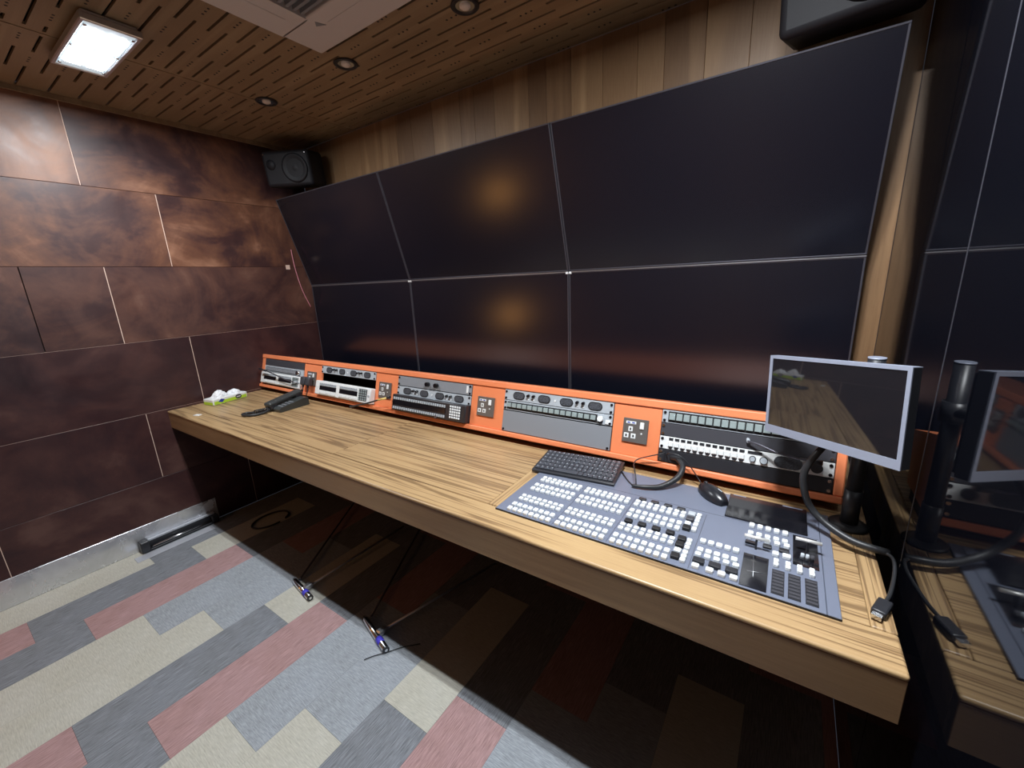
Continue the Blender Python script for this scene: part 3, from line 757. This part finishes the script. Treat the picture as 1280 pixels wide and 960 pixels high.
mb('plastic').tube([(0.0, -.012, .322), tuple(ctr_l * .5 + Vector((0, -.006, .161))), tuple(ctr_l)], .011, 10, smoothn=1).build('arm', ps)
mon = thing('small_monitor', 'small monitor with silver-grey frame on the pole at the right end of the desk', 'monitor', MC)
mon.rotation_euler = mm.to_euler()
a, b = MW / 2, MH / 2; f = .0075; fb = .019
s = mb('silver'); s.box(-a, a, -.001, .0015, b - f, b); s.box(-a, a, -.001, .0015, -b, -b + fb); s.box(-a, -a + f, -.001, .0015, -b + fb, b - f); s.box(a - f, a, -.001, .0015, -b + fb, b - f); s.box(-a, a, .0015, .023, b - .002, b - .0002); s.build('frame', mon)
mb('plastic').box(-a + .0003, a - .0003, .0016, .0235, -b + .0003, b - .0022, b=.001).build('side_casing', mon)
mb('monitor_screen').box(-a + f, a - f, .0004, .0014, -b + fb, b - f).build('screen_panel', mon)
mb('plastic').box(-a + .004, a - .004, .024, .030, -b + .006, b - .004, b=.002).build('rear_cover', mon)
hs = thing('monitor_cable', 'black video cable in a sleeve from the monitor, its plug lying at the desk end', 'cable', (3.10, 1.0, .77))
Mi = Matrix.Translation((-3.10, -1.0, -.77))
mb('rubber').tube(loc_pts(Mi, [(3.030, 1.155, 1.01), (3.001, 1.14, .966), (2.980, 1.135, .915), (2.983, 1.136, .868), (3.000, 1.146, .820), (3.032, 1.132, .792), (3.078, 1.105, .778), (3.118, 1.094, .776), (3.146, 1.096, .774)]), .0078, 12, radii=[.007, .0075, .008, .008, .008, .008, .0085, .0085, .008]).build('sleeve', hs)
mb('rubber').tube(loc_pts(Mi, [(3.138, 1.093, .774), (3.149, 1.075, .774), (3.147, 1.035, .768), (3.133, .969, .762), (3.121, .933, .7605)]), .0035, 10).build('cord', hs, 'thinner cord hanging past the desk edge')
dv = Vector((3.098, .872, 0)) - Vector((3.121, .933, 0)); ang = math.atan2(dv.y, dv.x)
mx = Mi @ Matrix.Translation((3.121, .933, .7505)) @ Matrix.Rotation(ang, 4, 'Z')
s = mb('plastic'); s.box(0, .046, -.0115, .0115, .001, .016, b=.003, seg=2, mtx=None)
for v in s.bm.verts: v.co = mx @ v.co
s.build('plug', hs)
s = mb('chrome'); s.box(.046, .058, -.0075, .0075, .004, .012)
for v in s.bm.verts: v.co = mx @ v.co
s.build('plug_contact', hs, 'bright metal connector end')
# gooseneck microphones
g = thing('gooseneck_microphone', 'thin grey gooseneck microphone in the right bay near the monitor', 'microphone', (2.852, 1.30, .90), group='gooseneck microphones on the console')
Mi = Matrix.Translation((-2.852, -1.30, -.90))
mb('palegrey').cyl(tuple(Mi @ Vector((2.853, 1.318, .905))), tuple(Mi @ Vector((2.856, 1.298, .903))), .005, 12).build('connector', g)
mb('bezel').tube(loc_pts(Mi, [(2.855, 1.300, .903), (2.885, 1.288, .902), (2.928, 1.272, .893), (2.973, 1.268, .888), (3.0, 1.262, .889)]), .0032, 8).build('flexible_neck', g)
mb('plastic').cyl(tuple(Mi @ Vector((2.999, 1.262, .889))), tuple(Mi @ Vector((3.03, 1.255, .890))), .006, 12).build('capsule', g)
g = thing('gooseneck_microphone', 'short gooseneck microphone with black tip across the leftmost white intercom', 'microphone', (.3, 1.27, .87), group='gooseneck microphones on the console')
Mi = Matrix.Translation((-.3, -1.27, -.87))
mb('bezel').tube(loc_pts(Mi, [(.470, 1.262, .852), (.38, 1.252, .866), (.23, 1.258, .888), (.15, 1.262, .896)]), .0035, 8).build('flexible_neck', g)
mb('plastic').cyl(tuple(Mi @ Vector((.15, 1.262, .896))), tuple(Mi @ Vector((.07, 1.262, .903))), .007, 12, .005).build('capsule', g)
mb('palegrey').cyl(tuple(Mi @ Vector((.468, 1.262, .852))), tuple(Mi @ Vector((.484, 1.275, .850))), .006, 12).build('connector', g)
g = thing('gooseneck_microphone', 'dark gooseneck microphone with a gold collar below the second power socket', 'microphone', (1.2, 1.25, .82), group='gooseneck microphones on the console')
Mi = Matrix.Translation((-1.2, -1.25, -.82))
mb('plastic').tube(loc_pts(Mi, [(1.055, 1.225, .787), (1.10, 1.232, .797), (1.214, 1.240, .828), (1.262, 1.246, .844)]), .0035, 8, radii=[.007, .004, .004, .004]).build('flexible_neck', g)
mb('yellow').cyl(tuple(Mi @ Vector((1.262, 1.246, .844))), tuple(Mi @ Vector((1.325, 1.252, .860))), .005, 12).build('collar', g)
mb('plastic').cyl(tuple(Mi @ Vector((1.325, 1.252, .860))), tuple(Mi @ Vector((1.345, 1.254, .866))), .006, 12).build('connector', g)

# ================================================================== PHONE, TISSUES, CARD
ph = thing('desk_telephone', 'charcoal desk telephone with its handset and curled cord near the tissue pack', 'telephone', (.610, 1.125, .7505), (0, 0, math.radians(4)))
mb('phone').prism([(-.085, 0), (-.088, .016), (-.080, .024), (.070, .046), (.085, .044), (.088, .0)], -.060, .060, 'X').build('base', ph)
s = mb('phone'); s.box(-.056, .002, -.105, .095, .050, .072, b=.009, seg=3)
for v in s.bm.verts: v.co.z += .18 * v.co.y * .9 - .006
s.build('handset', ph)
s = mb('plastic')
for yy in (-.078, .072): s.box(-.056, .002, yy - .022, yy + .020, .026 + .17 * (yy), .056 + .17 * yy, b=.006, seg=2)
s.build('handset_ends', ph)
km = mb('grey').box(-.005, .005, -.004, .004, 0, .003, b=.0008).mesh('phone_key')
for r in range(4):
    for c in range(3):
        yy = -.060 + r * .020; link('phone_key', km, ph, (.014 + c * .015, yy, .0235 + .147 * (yy + .08)))
cp = [(-.03, -.095, .036)]
for k in range(60):
    tt = k / 59; base = Vector((-.03, -.10, .014)).lerp(Vector((-.065, -.155, .010)), tt); a_ = tt * 2 * math.pi * 7
    cp.append((base.x + .0085 * math.cos(a_), base.y, max(.004, base.z + .0085 * math.sin(a_))))
mb('rubber').tube(cp, .0034, 6, smoothn=2).build('curled_cord', ph)
mb('rubber').tube([(-.065, -.155, .008), (-.095, -.175, .007), (-.095, -.200, .007), (-.060, -.205, .007), (-.025, -.185, .007), (-.010, -.14, .007), (-.015, -.10, .012), (-.02, -.085, .016)], .0070, 8).build('cord_loop', ph)
tb = thing('tissue_pack', 'lime green and white tissue pack with a tissue pulled up, against the left wall', 'tissues', (.085, 1.02, .7505), (0, 0, math.radians(11)))
mb('white').box(-.045, .045, -.104, .104, 0, .036, b=.004, seg=2).build('carton', tb)
mb('green').box(.0451, .0457, -.098, .098, .003, .022).build('green_print', tb)
mb('green').box(-.04, .04, -.1048, -.1042, .003, .020).build('green_print', tb)
mb('blue').prism([(-.075, .018), (-.055, .032), (-.035, .024), (-.052, .010)], .0457, .0462, 'X').build('blue_mark', tb)
mb('darkgrey').oval(.048, .019, .019, .0125, .0457, .0462, axis='X').build('round_mark', tb)
mb('white').box(.0462, .0465, .036, .060, .016, .021).build('round_mark_text', tb)
def crumple(cx, cy, z, rx, ry, rz, seed):
    s = mb('tissue'); rnd = random.Random(seed)
    n1, n2 = 16, 9; rings = []
    for j in range(n2):
        v = j / (n2 - 1); r = math.cos(v * math.pi / 2) ** .6; ring = []
        for i in range(n1):
            a = 2 * math.pi * i / n1; f = 1 + .28 * math.sin(3 * a + seed) * (1 - v * .4) + rnd.uniform(-.10, .10)
            ring.append(s.bm.verts.new((cx + rx * r * f * math.cos(a), cy + ry * r * f * math.sin(a), z + rz * v * (1 + .12 * math.sin(5 * a + seed)) * (1 + rnd.uniform(-.08, .08)))))
        rings.append(ring)
    for Ar, Br in zip(rings, rings[1:]): s._mark([s.bm.faces.new([Ar[k], Ar[(k + 1) % n1], Br[(k + 1) % n1], Br[k]]) for k in range(n1)], False)
    s._mark([s.bm.faces.new(rings[0][::-1]), s.bm.faces.new(rings[-1])]); return s
crumple(.0, -.035, .034, .034, .040, .040, 3).build('tissue', tb); crumple(.0, .055, .034, .032, .038, .026, 8).build('tissue', tb)
s = mb('white').box(-.018, .018, -.011, .011, 0, .0035, b=.0008)
o = s.build('small_card'); o.location = (.277, .800, .7505); o.rotation_euler = (0, 0, math.radians(20)); tag(o, 'tiny white card lying on the left front corner of the desk', 'card')

# ================================================================== LOUDSPEAKERS
def speaker(loc, rot, w_, h_, d, lab, seed):
    t = thing('loudspeaker', lab, 'speaker', loc, rot, 'black wall loudspeakers above the video wall')
    mb('speaker_black').box(-w_ / 2, w_ / 2, -d / 2, d / 2, -h_ / 2, h_ / 2, b=.020, seg=3).build('cabinet', t)
    mb('speaker_black').lathe([(h_ * .40, -d / 2 + .001), (h_ * .40, -d / 2 - .006), (h_ * .34, -d / 2 - .006), (h_ * .26, -d / 2 + .0), (h_ * .10, -d / 2 + .0005), (.004, -d / 2 - .004)], (w_ * .17, 0, 0), 28, 'Y').build('woofer', t)
    mb('speaker_black').lathe([(h_ * .14, -d / 2 + .001), (h_ * .14, -d / 2 - .004), (h_ * .05, -d / 2 - .001), (.003, -d / 2 - .005)], (-w_ * .32, 0, h_ * .12), 20, 'Y').build('tweeter', t)
    for x in (-w_ / 2 + .02, w_ / 2 - .02): mb('chrome').cyl((x, -d / 2 + .001, h_ / 2 - .02), (x, -d / 2 - .003, h_ / 2 - .02), .004, 8).build('screw', t)
    mb('black').box(-.02, .02, d / 2 - .002, d / 2 + .05, -.03, .03, b=.004).build('bracket', t)
    mb('black').box(-.05, .05, d / 2 + .045, d / 2 + .055, -.05, .05, b=.002).build('mounting_plate', t)
    return t
speaker((.225, 1.615, 2.125), (math.radians(8), 0, math.radians(30)), .30, .20, .18, 'black loudspeaker in the left corner between the leather wall and the wood strip', 1)
speaker((2.965, 1.60, 2.125), (math.radians(10), 0, math.radians(-8)), .30, .22, .20, 'black loudspeaker at upper right above the right video wall screen', 2)

# ================================================================== FLOOR THINGS
t = thing('floor_rail', 'black and chrome sliding rail lying at the foot of the steel kick plate', 'rail', (.030, .47, .0))
mb('plastic').box(-.022, .026, 0, .040, .001, .068, b=.004).build('end_block', t)
mb('plastic').box(-.022, .024, .040, .345, .001, .013, b=.002).build('bottom_rail', t)
mb('alum_matte').box(-.022, -.002, .040, .37, .050, .063, b=.002).build('top_rail', t)
mb('plastic').box(-.018, -.005, .040, .345, .0135, .0495, b=.001).build('side_web', t)
mb('chrome').cyl((.014, .04, .022), (.014, .345, .022), .0055, 10).build('chrome_rod', t)
mb('plastic').box(-.022, .026, .346, .38, .001, .0495, b=.003).build('end_block', t)
s = mb('alum_matte').box(-.031, .031, 0, .37, .0, .0025, b=.0008); o = s.build('floor_strip'); o.location = (.094, .43, .0004); o.rotation_euler = (0, 0, 0); tag(o, 'flat aluminium strip on the carpet beside the sliding rail', 'strip')
def stand(c0, c1, legs, lab):
    c0 = Vector(c0); c1 = Vector(c1)
    t = thing('chrome_stand', lab, 'stand', (c0.x, c0.y, 0), group='chrome stands lying under the desk')
    o = Vector((c0.x, c0.y, 0)); a = c0 - o; b = c1 - o; d = (b - a).normalized()
    mb('chrome').tube([a, a.lerp(b, .12), b], .0115, 14, smoothn=1, radii=[.004, .0125, .0135]).build('crossbar', t)
    mb('bluetape').cyl(a + d * ((b - a).length * .70), a + d * ((b - a).length * .84), .0142, 16, caps=True).build('tape_band', t, 'violet tape band')
    mb('plastic').cyl(b, b + d * .006, .0138, 16).build('end_cap', t); mb('chrome').cyl(b + d * .006, b + d * .0075, .006, 12).build('end_disc', t)
    m_ = a.lerp(b, .62)
    mb('alum').box(m_.x - .013, m_.x + .013, m_.y + .006, m_.y + .045, .006, .030, b=.004).build('leg_joint', t)
    for (p_, q_, r_, mt) in legs: mb(mt).cyl(Vector(p_) - o, Vector(q_) - o, r_, 10).build('leg_tube', t)
    return t
stand((1.011, .800, .014), (1.203, .773, .014), [((1.125, .815, .012), (1.150, 1.385, .02), .006, 'alum'), ((1.040, .815, .012), (.60, 1.48, .02), .005, 'bezel')], 'chrome bar with violet tape at the shadow edge, the one nearer the leather wall')
stand((1.515, .834, .014), (1.730, .774, .014), [((1.645, .835, .012), (1.81, 1.40, .02), .006, 'alum'), ((1.540, .855, .012), (1.225, 1.47, .02), .005, 'bezel')], 'chrome bar with violet tape and a black wire under its end')
s = mb('rubber').tube([(1.687, .705, .004), (1.705, .735, .004), (1.735, .772, .004), (1.77, .82, .004), (1.82, .87, .004)], .0018, 6); o = s.build('black_wire'); tag(o, 'short black wire on the carpet under the right chrome stand end', 'wire')
pts = []
for k in range(31):
    a = 2 * math.pi * k / 30 * .93; pts.append((.335 + .078 * math.cos(a + .6), 1.025 + .105 * math.sin(a + .6), .0055))
o = mb('rubber').tube(pts, .0055, 8, smoothn=2).build('cable_loop'); tag(o, 'loop of black cable on the carpet under the left end of the desk', 'cable')
o = mb('pinkwire').tube([(.0035, 1.627, 1.663), (.0035, 1.634, 1.54), (.0035, 1.66, 1.392), (.0035, 1.704, 1.265)], .003, 6).build('wall_wire'); tag(o, 'thin pink wire running down the leather wall beside the screens', 'wire')
o = mb('pale').box(.0003, .0015, 1.572, 1.600, 1.531, 1.560).build('wall_tag'); tag(o, 'small pale square tag on the leather wall near the screens', 'tag')
# ================================================================== WARM LAMPS seen only as glows in the screens
def wall_lamp(loc, rot, power, lab):
    t = thing('wall_lamp', lab, 'lamp', loc, rot)
    mb('bezel').box(-.05, .05, -.012, 0, -.06, .06, b=.004).build('base', t)
    mb('amber_shade').lathe([(.025, -.012), (.038, -.03), (.034, -.055), (.015, -.062)], (0, 0, 0), 20, 'Y').build('lamp_shade', t)
M['amber_shade'] = mat('amber_shade', (0.8, 0.4, 0.12), 0.4, emit=(1.0, 0.45, 0.12), estr=30)
wall_lamp((.002, -.80, .98), (0, 0, math.radians(90)), 1, 'amber wall lamp on the leather wall behind the viewer')
# ---- the desk and what is built into it stand very slightly out of square with the room
def swivel(px, test, ang=.006):
    T = Matrix.Translation((px, 0, 0)) @ Matrix.Rotation(ang, 4, 'Z') @ Matrix.Translation((-px, 0, 0))
    for o in list(COL.objects):
        if o.parent is None and test(o.name.split('.')[0]):
            bpy.context.view_layer.update() if False else None
            mw = T @ (Matrix.LocRotScale(o.location, o.rotation_euler, o.scale)); o.location = mw.translation; o.rotation_euler = mw.to_euler()
swivel(0.0, lambda n: n == 'control_desk')
swivel(1.9, lambda n: n in ('equipment_console', 'rack_panel', 'speaker_panel', 'button_panel', 'intercom_unit', 'intercom_key_panel', 'power_socket', 'power_plug', 'gooseneck_microphone'))
swivel(2.5, lambda n: n == 'video_switcher')
